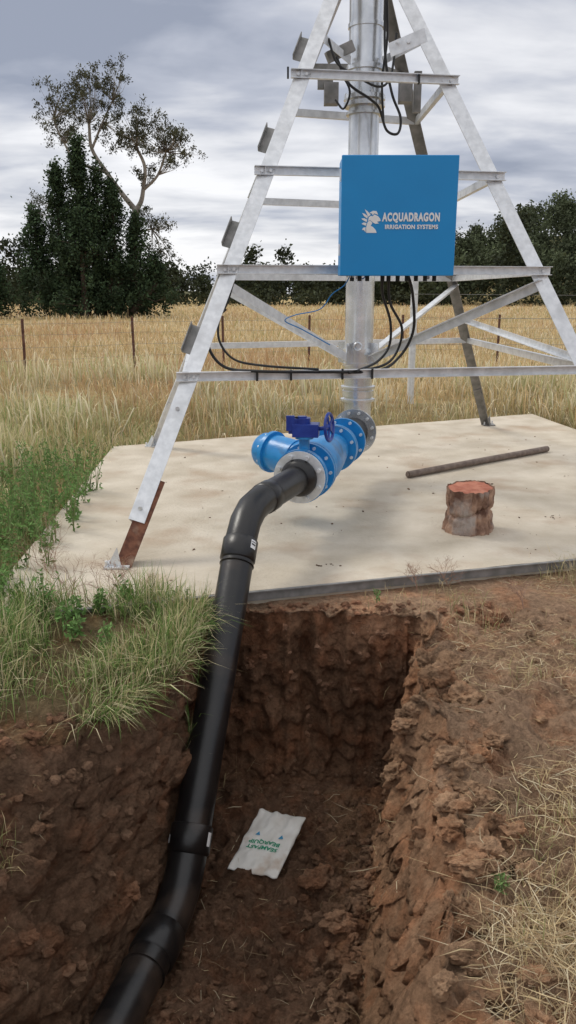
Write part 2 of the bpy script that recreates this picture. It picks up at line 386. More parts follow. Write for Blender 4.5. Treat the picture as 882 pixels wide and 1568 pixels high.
cable([(.36,6.6,3.3),(.45,6.58,3.12),(.62,6.62,3.02),(.70,6.7,2.97),(.76,6.7,2.82),(.85,6.72,2.80),(.87,6.75,2.92),(.80,6.78,3.1),(.74,6.8,3.4),(.74,6.85,3.9)],.010)
cable([(.38,6.55,3.2),(.46,6.55,3.06),(.42,6.6,2.95),(.36,6.65,3.02)],.008)
cable([(.74,6.85,3.9),(.76,6.84,3.5),(.73,6.84,3.2),(.75,6.84,2.9)],.009)
cable([(.62,5.45,1.74),(.63,5.5,1.6),(.70,5.6,1.42),(.71,5.7,1.25),(.62,5.6,1.15),(.45,5.3,1.11)],.009)
cable([(.66,5.45,1.74),(.68,5.5,1.55),(.78,5.6,1.38),(.77,5.7,1.22),(.66,5.55,1.13),(.4,5.3,1.10)],.009)
cable([(.78,5.45,1.74),(.83,5.5,1.6),(.86,5.6,1.36),(.78,5.65,1.18),(.6,5.45,1.10),(.2,5.2,1.115)],.010)
cable([(.2,5.2,1.115),(-.2,5.2,1.12),(-.42,5.3,1.14),(-.53,5.4,1.27),(-.50,5.45,1.42),(-.42,5.5,1.52),(-.36,5.55,1.7)],.010)
cable([(.2,5.22,1.13),(-.15,5.25,1.15),(-.36,5.4,1.18),(-.46,5.45,1.3),(-.46,5.5,1.45),(-.42,5.55,1.5)],.008)
for x,z in((.02,1.09),(.36,1.09),(.56,1.09),(-.2,1.09),(.0,3.11),(.95,3.11)):
    t=(x-leg('FL',z).x)/(leg('FR',z).x-leg('FL',z).x); p=leg('FL',z).lerp(leg('FR',z),t)
    cb.box(p+V(-.007,0,0),p+V(.007,0,0),(0,0,1),(0,-1,0),-.034,.033,-.0,.048)
cb.obj('black_cables',M_rubber,tower)
bw=MB(); bw.tube(crom([(.42,5.5,1.74),(.38,5.55,1.66),(.30,5.6,1.60),(.22,5.65,1.5),(.05,5.7,1.46),(-.02,5.7,1.42),(.1,5.75,1.36),(.3,5.8,1.25)],10),.004,6)
bw.tube(crom([(.52,5.45,1.74),(.5,5.5,1.7),(.47,5.5,1.71),(.44,5.5,1.74)],8),.004,6)
bw.obj('blue_cable',M_bluewire,tower)

# ------------------------------------------------------------ control box
cbx=empty('control_box',(.695,5.45,1.72))
X0,X1,YF,YB,Z0,Z1=.335,1.052,5.30,5.58,1.717,2.42
mb=MB(); mb.box(V(X0,0,Z0),V(X0,0,Z1),(1,0,0),(0,1,0),0,X1-X0,YF+.028,YB); mb.obj('box_body',M_blue,cbx,.004)
mb=MB(); mb.box(V(X0,0,Z0-.004),V(X0,0,Z1+.006),(1,0,0),(0,1,0),-.003,X1-X0+.004,YF,YF+.024); mb.obj('box_door',M_blue,cbx,.005)
mb=MB()
for z in(Z0+.12,Z1-.14): mb.cyl(V(X0-.006,YF+.03,z),V(X0-.006,YF+.03,z+.07),.008,seg=10); mb.box(V(X0-.004,YF+.035,z),V(X0-.004,YF+.035,z+.06),(1,0,0),(0,1,0),-.002,.0,0,.05)
for x in(X0+.12,X1-.14): mb.box(V(x,YB,Z0-.02),V(x,YB,Z1-.02),(1,0,0),(0,1,0),0,.04,.002,.03)
for k in range(4): mb.cyl(V(X0+.05+.02*k,YF+.1,Z0),V(X0+.05+.02*k,YF+.1,Z0-.012),.006,seg=8)
mb.obj('hinges_and_mount',M_galv,cbx)
mb=MB()
for x in(.42,.47,.52,.62,.66,.72,.78,.84,.90,.96): mb.cyl(V(x,5.45,Z0+.0),V(x,5.45,Z0-.035),.014,seg=8)
mb.obj('cable_glands',M_rubber,cbx)
def text(name,body,size,loc,mat_,parent,ex=.001,off=0.,spx=1.,align='LEFT'):
    cu=D2.curves.new(name,'FONT'); cu.body=body; cu.size=size; cu.extrude=ex; cu.offset=off; cu.align_x=align; cu.space_character=spx
    cu.materials.append(mat_); o=D2.objects.new(name,cu); col.objects.link(o); o.rotation_euler=(math.pi/2,0,0); o.location=loc
    setparent(o,parent); return o
t1=text('name_lettering','ACQUADRAGON',.066,(.592,YF-.0025,2.043),M_white,cbx,.0008,.0034,1.16)
t2=text('sub_lettering','IRRIGATION SYSTEMS',.034,(.608,YF-.0025,1.996),M_white,cbx,.0008,.0014,1.10)
bpy.context.view_layer.update()
for t,w in((t1,.362),(t2,.333)): t.scale.x=w/max(t.dimensions.x,1e-3)
lg=MB()
def poly(pts,sx=.112,s=.140,ox=.468,oz=1.972,y=YF-.0022):
    vs=[(ox+p[0]*sx,y,oz+p[1]*s) for p in pts]; vs2=[(p[0],y+.0015,p[2]) for p in vs]; n=len(pts)
    lg.add(vs+vs2,[tuple(range(n)),tuple(range(2*n-1,n-1,-1))]+[(i,i+n,(i+1)%n+n,(i+1)%n) for i in range(n)])
poly([(.22,0),(.80,.0),(.74,.12),(.60,.24),(.46,.30),(.55,.42),(.42,.52),(.30,.48),(.24,.36),(.20,.2)])
poly([(.30,.50),(.42,.54),(.58,.44),(.72,.38),(.92,.40),(.80,.47),(1.0,.50),(.98,.60),(.86,.70),(.66,.78),(.56,.70),(.46,.72),(.34,.66)])
poly([(.56,.74),(.64,.82),(.80,.78),(.86,.76),(.76,.92),(.56,.93),(.36,.84),(.50,.82)])
poly([(.30,.68),(.44,.76),(.28,.90),(.10,1.0),(.20,.84)])
poly([(.26,.60),(.28,.70),(.12,.80),(-.04,.84),(.08,.70)])
poly([(.22,.46),(.26,.56),(.08,.62),(-.08,.60),(.06,.52)])
poly([(.18,.30),(.22,.42),(.06,.44),(-.06,.38),(.06,.34)])
poly([(.18,.02),(.17,.24),(.04,.22),(-.02,.12),(.08,.12)])
lg.obj('dragon_emblem',M_white,cbx)

# ------------------------------------------------------------ valve assembly
va=empty('inline_valve_strainer',(.3,5.9,.45))
f1=V(.075,5.06,.45)
axd=(fl2-f1).normalized(); Lx=(fl2-f1).length
def ax(t): return f1+axd*t
m1=MB(); m2=MB(); m3=MB(); m4=MB()
m4.ring(ax(-.012),axd,.172,.02,44); m4.bolts(ax(-.012),-axd,.145,8,.014,.022)
m1.ring(ax(.012),axd,.178,.045,44)
m1.cyl(ax(.05),ax(.2),.15,.135); m1.ring(ax(.19),axd,.19,.035,44); m1.ring(ax(.235),axd,.19,.035,44)
m4.bolts(ax(.19),-axd,.165,10,.012,.016)
m1.tube([ax(.26),ax(.36),ax(.55),ax(.75),ax(1.0)],[.13,.165,.17,.15,.12],32)
m1.ring(ax(1.0),axd,.178,.035,44)
m1.ring(ax(1.04),axd,.178,.035,44); m1.cyl(ax(1.07),ax(1.33),.118)
m1.ring(ax(1.32),axd,.185,.035,44)
m4.bolts(ax(1.0),-axd,.155,8,.013,.02); m4.bolts(ax(1.32),-axd,.163,8,.013,.02)
m3.cyl(ax(1.355),ax(Lx-.01),.125); m3.ring(ax(1.39),axd,.15,.05,36); m3.ring(ax(1.48),axd,.15,.05,36)
m3.ring(ax(.2255),axd,.178,.008,36)
s0=ax(.42); s1=V(-.20,5.80,.50); sd=(s1-s0).normalized(); L1=(s1-s0).length
m1.tube([s0,s0+sd*(L1-.10),s0+sd*(L1-.03),s1,s1+sd*.02],[.13,.13,.125,.105,.06],32)
m1.ring(s0+sd*(L1-.13),sd,.152,.03,40); m1.ring(s0+sd*.17,sd,.137,.012,40)
m4.bolts(s0+sd*(L1-.10),sd,.138,8,.009,.014)
m4.cyl(s1+sd*.02,s1+sd*.045,.02,seg=6)
nb=ax(.12); m1.cyl(nb+V(0,0,.10),nb+V(0,0,.24),.035); m1.ring(nb+V(0,0,.235),(0,0,1),.06,.015)
g=nb+V(-.045,.01,.25)
m2.box(g+V(-.03,0,0),g+V(.14,-.02,0),(0,1,0),(0,0,1),-.06,.06,0,.085); m2.box(g+V(-.06,0,0),g+V(0.01,0,0),(0,1,0),(0,0,1),-.045,.05,.02,.12); m2.cyl(g+V(.03,.0,.08),g+V(.03,0,.12),.055); m2.cyl(g+V(.03,-.0,.12),g+V(.03,0,.13),.03)
m2.box(g+V(-.075,0,.04),g+V(-.02,0,.04),(0,1,0),(0,0,1),-.055,-.03,0,.1)
wd=V(.9,-.33,.06).normalized(); wc=g+V(.205,-.05,.065)
m2.cyl(g+V(.10,-.02,.045),wc+wd*.01,.014,seg=12); m2.torus(wc,wd,.088,.011,40,10); m2.cyl(wc-wd*.012,wc+wd*.015,.024,seg=14)
up=V(0,0,1); up=(up-wd*up.dot(wd)).normalized(); sd2=wd.cross(up)
for k in range(5):
    th=2*math.pi*k/5+.3; m2.cyl(wc,wc+(up*math.cos(th)+sd2*math.sin(th))*.086,.008,seg=8)
m1.obj('blue_body',M_blue2,va,.004); m2.obj('gearbox_and_handwheel',M_navy,va,.004); m3.obj('rubber_joint',M_rubber,va); m4.obj('flange_bolts',M_galv,va)

# ------------------------------------------------------------ black poly pipe
pp=empty('black_poly_pipe',(-.24,4.33,.44))
PR=.088
P0=ax(-.014); B=V(-.235,4.31,.435); Lw=V(-.484,2.97,-1.02); P3=V(-.66,2.30,-1.03); P4=V(-1.0,.6,-1.0)
path=fillet([P0,B,Lw,P3,P4],[.19,.17,.25],3)
mb=MB(); mb.tube(path,PR,44)
dBL=(Lw-B).normalized(); d0=(B-P0).normalized()
mb.tube([P0,P0+d0*.012,P0+d0*.05,P0+d0*.06],[.125,.125,.11,PR],40)
def collar(p,d,l,r): mb.tube([p,p+d*.008,p+d*(l-.008),p+d*l],[PR,r,r,PR],44)
q=B+(P0-B).normalized()*.235; collar(q,(B-P0).normalized()*-1,.11,PR+.007)
q=B+dBL*.19; collar(q,dBL,.13,PR+.009)
collar(B+dBL*.335,dBL,.012,PR+.006)
q=Lw-dBL*.33; collar(q,dBL,.13,PR+.010)
d3=(P3-Lw).normalized(); collar(Lw+d3*.17,d3,.15,PR+.011); collar(Lw+d3*.38,d3,.014,PR+.007)
mb.obj('pipe_run',M_black,pp)
lb=MB()
def patch(p0,p1,r,dirv,half,n=10):
    d=(p1-p0).normalized(); a=Vector(dirv); a=(a-d*a.dot(d)).normalized(); b=d.cross(a); vs=[]
    for p in(p0,p1):
        for k in range(n+1):
            th=-half+2*half*k/n; vs.append(p+(a*math.cos(th)+b*math.sin(th))*r)
    lb.add(vs,[(k,k+1,n+2+k,n+1+k) for k in range(n)],True)
LD=(.88,-.45,.45)
q=B+dBL*.21; patch(q,q+dBL*.05,PR+.0105,LD,.20)
q=Lw-dBL*.30; patch(q,q+dBL*.06,PR+.0115,(.95,-.3,.3),.13)
q=Lw-dBL*.27; patch(q,q+dBL*.035,PR+.0115,(-.95,-.3,.3),.1)
lb.obj('pipe_labels',M_white,pp)
lb=MB()
q=B+dBL*.22; patch(q,q+dBL*.004,PR+.0115,LD,.15); q=B+dBL*.232; patch(q,q+dBL*.008,PR+.0115,LD,.15)
lb.obj('label_print',M_rubber,pp)

# ------------------------------------------------------------ stump, bar, bag
st=empty('log_stump',(1.27,5.38,0))
mb=MB(); SEG,RG=120,34; vs=[]
def srad(th,z):
    c,s=math.cos(th),math.sin(th)
    r=.158+.012*math.sin(2*th+.5)+.010*nn(V(c*2,s*2,z*3))
    r+=.020*nn(V(c*6,s*6,z*5))-.020*abs(nn(V(c*14,s*14,z*3)))+.008*nn(V(c*30,s*30,z*30))
    r-=.022*math.exp(-((z-.15+.03*math.sin(th*2))/.012)**2)
    r+=.012*sstep(-z,-.08,0)
    return r
for j in range(RG+1):
    z=.31*j/RG
    for i in range(SEG):
        th=2*math.pi*i/SEG; r=srad(th,z); vs.append((1.27+r*math.cos(th),5.38+r*math.sin(th),z+(.012*math.sin(th)+.01*nn(V(math.cos(th)*3,math.sin(th)*3,0)))*(j/RG)))
mb.add(vs,[(j*SEG+i,j*SEG+(i+1)%SEG,(j+1)*SEG+(i+1)%SEG,(j+1)*SEG+i) for j in range(RG) for i in range(SEG)],True)
mb.obj('bark',M_bark,st)
mb=MB(); tv=[]; last=vs[-SEG:]
for k in range(8):
    f=k/7*.96
    for p in last:
        x=1.27+(p[0]-1.27)*f; y=5.38+(p[1]-5.38)*f; tv.append((x,y,.304+(p[2]-.31)*f+.006*nn(V(x*20,y*20,0))))
mb.add(tv,[(k*SEG+i,k*SEG+(i+1)%SEG,(k+1)*SEG+(i+1)%SEG,(k+1)*SEG+i) for k in range(7) for i in range(SEG)],True)
mb.obj('cut_face',M_cut,st)
bar=MB(); bar.tube([(1.08,7.0,.034),(1.9,7.62,.036),(2.72,8.24,.034)],.031,14)
bar.cyl((1.075,6.996,.034),(1.069,6.992,.034),.020,seg=12)
bar.obj('steel_pipe_bar',M_bar)

bag=empty('paper_bag')
bc=V(-.10,3.42,0); br_=math.radians(-15)
def bagz(u,v):
    e=(1-abs(2*u-1)**4)*(1-abs(2*v-1)**4)
    return .016+.012*e+.012*nn(V(u*4,v*5,1))+.007*nn(V(u*9,v*8,3))+.06*max(0,v-.75)*max(0,.5-u)
zf=max(gz(bc.x+a,bc.y+b) for a in(-.12,-.06,0,.06,.12) for b in(-.18,-.1,0,.1,.18))-.02
slp=Matrix.Rotation(br_,4,'Z')@Matrix.Rotation(math.radians(12),4,'X')
def bagp(u,v,dz=0):
    skew=.05*(v-.5)+.008*nn(V(v*5,2,u)); jy=.01*nn(V(u*6,7,v))
    p=V((u-.5)*.25+skew,(v-.5)*.38+jy,bagz(u,v)+dz); return slp@p+V(bc.x,bc.y,zf)
mb=MB(); n=36
vs=[bagp(i/n,j/n) for j in range(n+1) for i in range(n+1)]; vb=[bagp(i/n,j/n,-.006-.012*(1-abs(2*i/n-1)**4)*(1-abs(2*j/n-1)**4)) for j in range(n+1) for i in range(n+1)]
fs=[(j*(n+1)+i,j*(n+1)+i+1,(j+1)*(n+1)+i+1,(j+1)*(n+1)+i) for j in range(n) for i in range(n)]
N1=len(vs); per=[i for i in range(n)]+[j*(n+1)+n for j in range(n)]+[n*(n+1)+n-i for i in range(n)]+[(n-j)*(n+1) for j in range(n)]
mb.add(vs+vb,fs+[tuple(k+N1 for k in f[::-1]) for f in fs]+[(per[(k+1)%len(per)],per[k],per[k]+N1,per[(k+1)%len(per)]+N1) for k in range(len(per))],True)
mb.obj('bag_paper',M_paper,bag)
def bagtext(body,size,v0,m,name):
    cu=D2.curves.new(name,'FONT'); cu.body=body; cu.size=size; cu.offset=.001; cu.align_x='CENTER'; o=D2.objects.new(name+'_tmp',cu); col.objects.link(o)
    bpy.context.view_layer.update(); me=D2.meshes.new_from_object(o.evaluated_get(bpy.context.evaluated_depsgraph_get())); D2.objects.remove(o)
    for vt in me.vertices:
        u=.46-vt.co.x/.25; v=v0-vt.co.y/.38; vt.co=bagp(u,v,.0035)
    me.materials.clear(); me.materials.append(m); ob=D2.objects.new(name,me); col.objects.link(ob); ob.parent=bag
bagtext('SEAMFAST',.034,.40,M_green,'green_lettering'); bagtext('BEARQUIP',.034,.50,M_green,'green_lettering_2')
mb=MB()
for cx in(.26,.74):
    p=[bagp(cx-.05,.57,.004),bagp(cx+.05,.57,.004),bagp(cx,.63,.004)]; mb.add(p,[(0,1,2)])
mb.obj('blue_triangles',M_bprint,bag)

# ------------------------------------------------------------ fences
fen=empty('wire_fence')
FP=[(-10.2,13.0),(-7.6,14.7),(-5.35,16.4),(-3.38,17.8),(-1.5,18.8),(.5,19.4),(2.8,19.8),(5.2,20.1),(8.0,20.3),(11,20.4)]
mb=MB(); wr=MB()
for i,(x,y) in enumerate(FP):
    p=V(x,y,-.2); q=V(x,y,1.12)+V(.08*nn(V(i*1.7,3,0)),0,0)
    mb.box(p,q,(1,0,0),(0,1,0),-.028,.028,-.004,.004); mb.box(p,q,(1,0,0),(0,1,0),-.004,.004,.0045,.034)
    if i:
        x0,y0=FP[i-1]
        for z in(.3,.55,.8,1.02):
            wr.tube([(x0,y0-.008,z),((x+x0)/2,(y+y0)/2-.008,z-.015),(x,y-.008,z)],.003,5,False)
mb.obj('steel_pickets',M_picket,fen); wr.obj('wires',M_wire,fen)
gp=empty('galvanised_fence_post',(1.93,12.6,0))
mb=MB(); mb.cyl((1.93,12.6,-.2),(1.93,12.6,1.95),.055,seg=24); mb.ring((1.93,12.6,1.95),(0,0,1),.06,.015,24)
mb.ring((1.93,12.6,1.0),(0,0,1),.062,.03,24); mb.ring((1.93,12.6,1.4),(0,0,1),.062,.03,24)
mb.obj('post_tube',M_galv,gp)
mb=MB()
for z in(.45,.85,1.25,1.6): mb.tube([(1.93,12.54,z),(6,12.9,z-.03),(11,13.3,z)],.003,5,False)
mb.obj('post_wires',M_wire,gp)

# ------------------------------------------------------------ grass
def blades(name,P,h,w,colr,lean=.35,mid=.55,parent=None,dark=.6,th=None):
    n=len(P); th=rng.uniform(0,2*np.pi,n) if th is None else th; ph=rng.uniform(0,2*np.pi,n)
    L=np.abs(rng.normal(0,lean,n))
    ldir=np.stack([np.cos(th),np.sin(th),np.zeros(n)],1); wdir=np.stack([np.cos(ph),np.sin(ph),np.zeros(n)],1)
    h=h[:,None]; w=w[:,None]; L=L[:,None]; up=np.array([[0,0,1.]])
    nor=np.sqrt(1+L*L)
    m=P+(up*mid+ldir*L*mid*mid)*h/nor**.5; t=P+(up*(1-.15*np.minimum(L,2))+ldir*L)*h/nor
    vs=np.stack([P-wdir*w*.35,P+wdir*w*.35,m-wdir*w*.5,m+wdir*w*.5,t],1).reshape(-1,3)
    b=np.arange(n)*5; q=np.stack([b,b+1,b+3,b+2],1); tr=np.stack([b+2,b+3,b+4],1)
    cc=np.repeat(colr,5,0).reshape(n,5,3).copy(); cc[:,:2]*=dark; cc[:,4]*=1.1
    return fast(name,vs,[q,tr],cc.reshape(-1,3),M_blade,False,parent)
def pn(x,y,s,o): return np.array([nn(V(a*s,b*s,o)) for a,b in zip(x,y)])
def inslab(x,y,m=0.):
    return (y>edgeY(x)-m)&(y<8.56+.46*(x+1.9)+m)&(x>-1.62-.28*(y-3.8)/4.75-m)&(x<4.0-.62*(y-5.3)/5.7+m)
pal=np.array([(.74,.56,.30),(.86,.72,.46),(.60,.42,.21),(.46,.42,.19),(.92,.83,.62)])
n=105000; Y=np.exp(rng.uniform(np.log(8.2),np.log(125),n)); X=rng.uniform(-.50,.50,n)*Y
k=~inslab(X,Y,.02); X,Y=X[k],Y[k]; n=len(X)
a1=pn(X,Y,.35,1.); a2=pn(X,Y*.5,.16,9.); a3=pn(X,Y,1.1,5.); a4=pn(X,Y*.45,.45,12.)
k=rng.uniform(-.6,.9,n)<.30+a1+.7*a3; X,Y,a1,a2,a3,a4=X[k],Y[k],a1[k],a2[k],a3[k],a4[k]; n=len(X)
h=rng.uniform(.12,.42,n)*(1+.7*a1+.9*a3)+(rng.uniform(0,1,n)<.06)*.22; h*=np.where(Y<13,.85,1.); w=.0015*Y**.85*rng.uniform(.5,1.1,n)+.002
idx=rng.choice(5,n,p=[.34,.26,.17,.07,.16]); c=pal[idx]*rng.uniform(.75,1.15,(n,1))
gr=np.clip((a2+.02)*3.2,0,1)[:,None]*(rng.uniform(0,1,(n,1))<.7); c=c*(1-gr*.7)+np.array([(.54,.32,.18)])*gr*.7
gg=np.clip((a4-.12)*3.5,0,1)[:,None]*(rng.uniform(0,1,(n,1))<.6); c=c*(1-gg*.6)+np.array([(.40,.41,.18)])*gg*.6
lf=np.clip((-X-.10*Y-.3)/1.5,0,1)*np.clip((15-Y)/5,0,1)*(rng.uniform(0,1,n)<.5); c=c*(1-.6*lf[:,None])+np.array([(.42,.47,.20)])*.6*lf[:,None]
nz_=np.clip((12.5-Y)/2.5,0,1)*(rng.uniform(0,1,n)<.45)*.6; c=c*(1-nz_[:,None])+np.array([(.26,.32,.12)])*nz_[:,None]
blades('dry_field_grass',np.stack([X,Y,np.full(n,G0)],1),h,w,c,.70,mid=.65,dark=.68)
cl=[]
for (cx,cy,s,nb_) in[(-3.3,15.6,.5,300),(-2.5,15.2,.35,200),(-4.6,14.6,.5,200),(4.0,12.9,.35,320),(4.7,12.2,.35,320),(3.3,13.4,.3,160),(-5.4,12.4,.5,200),(5.2,12.8,.4,200),(.4,14.2,.4,160),(-1.3,13.2,.4,160),(-4.0,10.5,.4,160),(-3.6,8.2,.3,130),(-2.9,7.2,.3,120),(-2.6,9.4,.3,140),(-.6,11.0,.4,150),(.8,11.9,.4,150),(3.9,9.6,.22,180),(4.1,8.7,.2,140),(4.2,10.7,.3,180),(-7,17,.6,200),(2.5,16,.5,200),(6,16,.6,200)]:
    for _ in range(nb_): cl.append((random.gauss(cx,s),random.gauss(cy,s)))
cl=np.array(cl); k=~inslab(cl[:,0],cl[:,1],.0); cl=cl[k]; n=len(cl)
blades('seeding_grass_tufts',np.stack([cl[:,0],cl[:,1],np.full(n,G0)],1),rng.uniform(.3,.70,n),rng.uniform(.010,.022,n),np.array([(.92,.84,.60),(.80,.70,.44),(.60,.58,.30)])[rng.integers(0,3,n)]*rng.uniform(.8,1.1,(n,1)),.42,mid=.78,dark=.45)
n=62000; Y=rng.uniform(3.9,10.5,n); X=-1.55-rng.uniform(0,1,n)**1.3*4.4
k=~inslab(X,Y,-.12*rng.uniform(0,1,n)**2); k&=rng.uniform(0,1,n)<(5.5/Y)**1.2; X,Y=X[k],Y[k]; n=len(X); a1=pn(X,Y,.8,4.)
k=rng.uniform(-.8,.7,n)<a1+.25; X,Y,a1=X[k],Y[k],a1[k]; n=len(X)
pg=np.array([(.21,.34,.09),(.31,.41,.14),(.13,.23,.06),(.58,.52,.27),(.76,.66,.42)])
idx=np.where(rng.uniform(0,1,n)<np.clip((Y-4.0)/4.8+a1*.6,.22,.82),rng.integers(3,5,n),rng.integers(0,3,n)); c=pg[idx]*rng.uniform(.75,1.2,(n,1))
edge=np.clip((-X-1.75)/1.0,.25,1)
blades('green_grass',np.stack([X,Y,np.full(n,G0)],1),rng.uniform(.12,.46,n)*edge*(1+.7*a1),rng.uniform(.003,.009,n)*(Y/6),c,.6)
n=30000; Y=rng.uniform(2.66,4.12,n); X=-.40-rng.uniform(0,1,n)*2.2
rl=np.array([rimL(y) for y in Y]); dd=rl-X; a1=pn(X,Y,2.6,6.)
k=(dd>-.02)&(Y<edgeY(X)+.12)&(rng.uniform(0,1,n)<np.clip((Y-2.70+.2*a1)/.55,0,1)*np.clip(.45+a1*1.6,0.03,1)); X,Y,a1=X[k],Y[k],a1[k]; n=len(X)
Z=np.array([gz(x,y) for x,y in zip(X,Y)])
idx=rng.choice(5,n,p=[.24,.19,.17,.21,.19]); c=pg[idx]*rng.uniform(.6,1.15,(n,1))
blades('bank_grass',np.stack([X,Y,Z],1),rng.uniform(.04,.24,n)*(1+.8*a1),rng.uniform(.002,.005,n),c,1.0)
# grass hanging over the left rim
n=2600; Y=rng.uniform(2.85,4.02,n); rl=np.array([rimL(y) for y in Y]); X=rl-np.abs(rng.normal(0,.07,n)); k=rng.uniform(-.3,.5,n)<pn(X,Y,4,1.); X,Y=X[k],Y[k]; n=len(X); Z=np.array([gz(x,y) for x,y in zip(X,Y)])
c=pg[rng.choice(5,n,p=[.15,.15,.15,.27,.28])]*rng.uniform(.6,1.1,(n,1))
blades('overhanging_grass',np.stack([X,Y,Z],1),rng.uniform(.12,.32,n),rng.uniform(.002,.0045,n),c,2.2,th=rng.normal(-.6,.8,n))
def straw(n,fx,fy,keepf,l0,l1,w0,w1,pile=0.):
    X=fx(n);Y=fy(n);k=keepf(X,Y);X,Y=X[k],Y[k];n=len(X); Z=np.array([gz(x,y) for x,y in zip(X,Y)])
    Z=np.where(inslab(X,Y),.004,Z)+rng.uniform(0,1,n)*pile
    c=np.array([(.72,.58,.34),(.58,.43,.24),(.80,.69,.47),(.38,.27,.16),(.42,.30,.18)])[rng.integers(0,5,n)]*rng.uniform(.6,1.1,(n,1))
    return np.stack([X,Y,Z+.003],1),rng.uniform(l0,l1,n),rng.uniform(w0,w1,n),c
def flatblades(name,P,l,w,c,zs=.25):
    n=len(P); th=rng.uniform(0,2*np.pi,n); bend=rng.normal(0,.5,n)
    d=np.stack([np.cos(th),np.sin(th),rng.uniform(0.0,zs,n)],1); e=np.stack([np.cos(th+bend),np.sin(th+bend),rng.uniform(-.15,zs*.4,n)],1); s=np.stack([-np.sin(th),np.cos(th),rng.normal(0,.5,n)],1)
    m=P+d*l[:,None]*.5; t=m+e*l[:,None]*.5; w=w[:,None]
    vs=np.stack([P-s*w*.4,P+s*w*.4,m-s*w*.5,m+s*w*.5,t],1).reshape(-1,3)
    b=np.arange(n)*5; return fast(name,vs,[np.stack([b,b+1,b+3,b+2],1),np.stack([b+2,b+3,b+4],1)],np.repeat(c,5,0),M_blade)
rr_=lambda Y: np.array([rimR(y) for y in Y])
def kright(X,Y):
    a1=1.5*pn(X,Y,1.9,3.)+.9*pn(X,Y,5,2.); return (X>rr_(Y)+.05)&(Y<edgeY(X)-.02)&(rng.uniform(-.25,1.1,len(X))<a1-.0+.14*np.clip(X-.9,0,1))
P,l,w,c=straw(36000,lambda n:rng.uniform(.45,3.0,n),lambda n:rng.uniform(1.0,4.9,n),kright,.025,.13,.001,.0026); flatblades('dry_straw',P,l,w,c,.3)
P1,l1_,w1_,c1_=straw(1700,lambda n:rng.normal(.74,.15,n),lambda n:rng.normal(1.74,.16,n),lambda X,Y:(X>.50)&(X<1.3),.05,.17,.0013,.003,.05)
P2,l2_,w2_,c2_=straw(900,lambda n:rng.normal(1.05,.14,n),lambda n:rng.normal(2.35,.16,n),lambda X,Y:X>.75,.04,.15,.0013,.0028,.035)
P3_,l3_,w3_,c3_=straw(1000,lambda n:rng.normal(1.3,.3,n),lambda n:rng.normal(3.55,.22,n),lambda X,Y:X>.8,.03,.12,.0012,.0028,.02)
flatblades('straw_heaps',np.concatenate([P1,P2,P3_]),np.concatenate([l1_,l2_,l3_]),np.concatenate([w1_,w2_,w3_]),np.concatenate([c1_,c2_,c3_]),.4)
P,l,w,c=straw(420,lambda n:rng.uniform(-.5,.55,n),lambda n:rng.uniform(2.1,3.95,n),lambda X,Y:X>-2,.04,.16,.0012,.0025); flatblades('trench_straw',P,l,w,c,.12)
P,l,w,c=straw(1100,lambda n:rng.uniform(-1.3,-.4,n),lambda n:rng.uniform(1.9,3.2,n),lambda X,Y:rng.uniform(0,1,len(X))<.4,.03,.1,.001,.002); flatblades('wall_rootlets',P,l,w,c*.7,.3)
tp=[]
for (x,y,nb_,sp,hh) in [(.88,1.95,90,.06,.13),(.70,1.75,80,.08,.11),(.80,2.2,50,.05,.12),(1.0,2.3,60,.08,.12),(1.3,2.6,40,.06,.1),(-1.02,2.40,45,.03,.14),(-1.1,2.5,30,.03,.12),(1.75,4.6,90,.10,.17),(1.95,4.68,90,.08,.22),(1.6,4.55,30,.1,.12),(.95,4.2,40,.12,.12),(1.1,3.3,40,.06,.09),(1.5,3.6,50,.08,.10),(1.0,3.95,60,.1,.14),(.6,4.18,40,.12,.1),(-.5,3.9,80,.08,.22),(-.55,3.6,70,.06,.2),(-.75,3.3,70,.08,.2),(-1.2,3.2,60,.1,.2)]:
    for _ in range(nb_): tp.append((x+random.gauss(0,sp),y+random.gauss(0,sp),hh*random.uniform(.5,1.2)))
tp=np.array(tp); n=len(tp); Z=np.array([gz(x,y) for x,y in tp[:,:2]])
blades('straw_tufts',np.stack([tp[:,0],tp[:,1],Z],1),tp[:,2],rng.uniform(.002,.004,n),np.array([(.72,.60,.36),(.6,.47,.25),(.42,.41,.18)])[rng.integers(0,3,n)]*rng.uniform(.8,1.15,(n,1)),1.1)

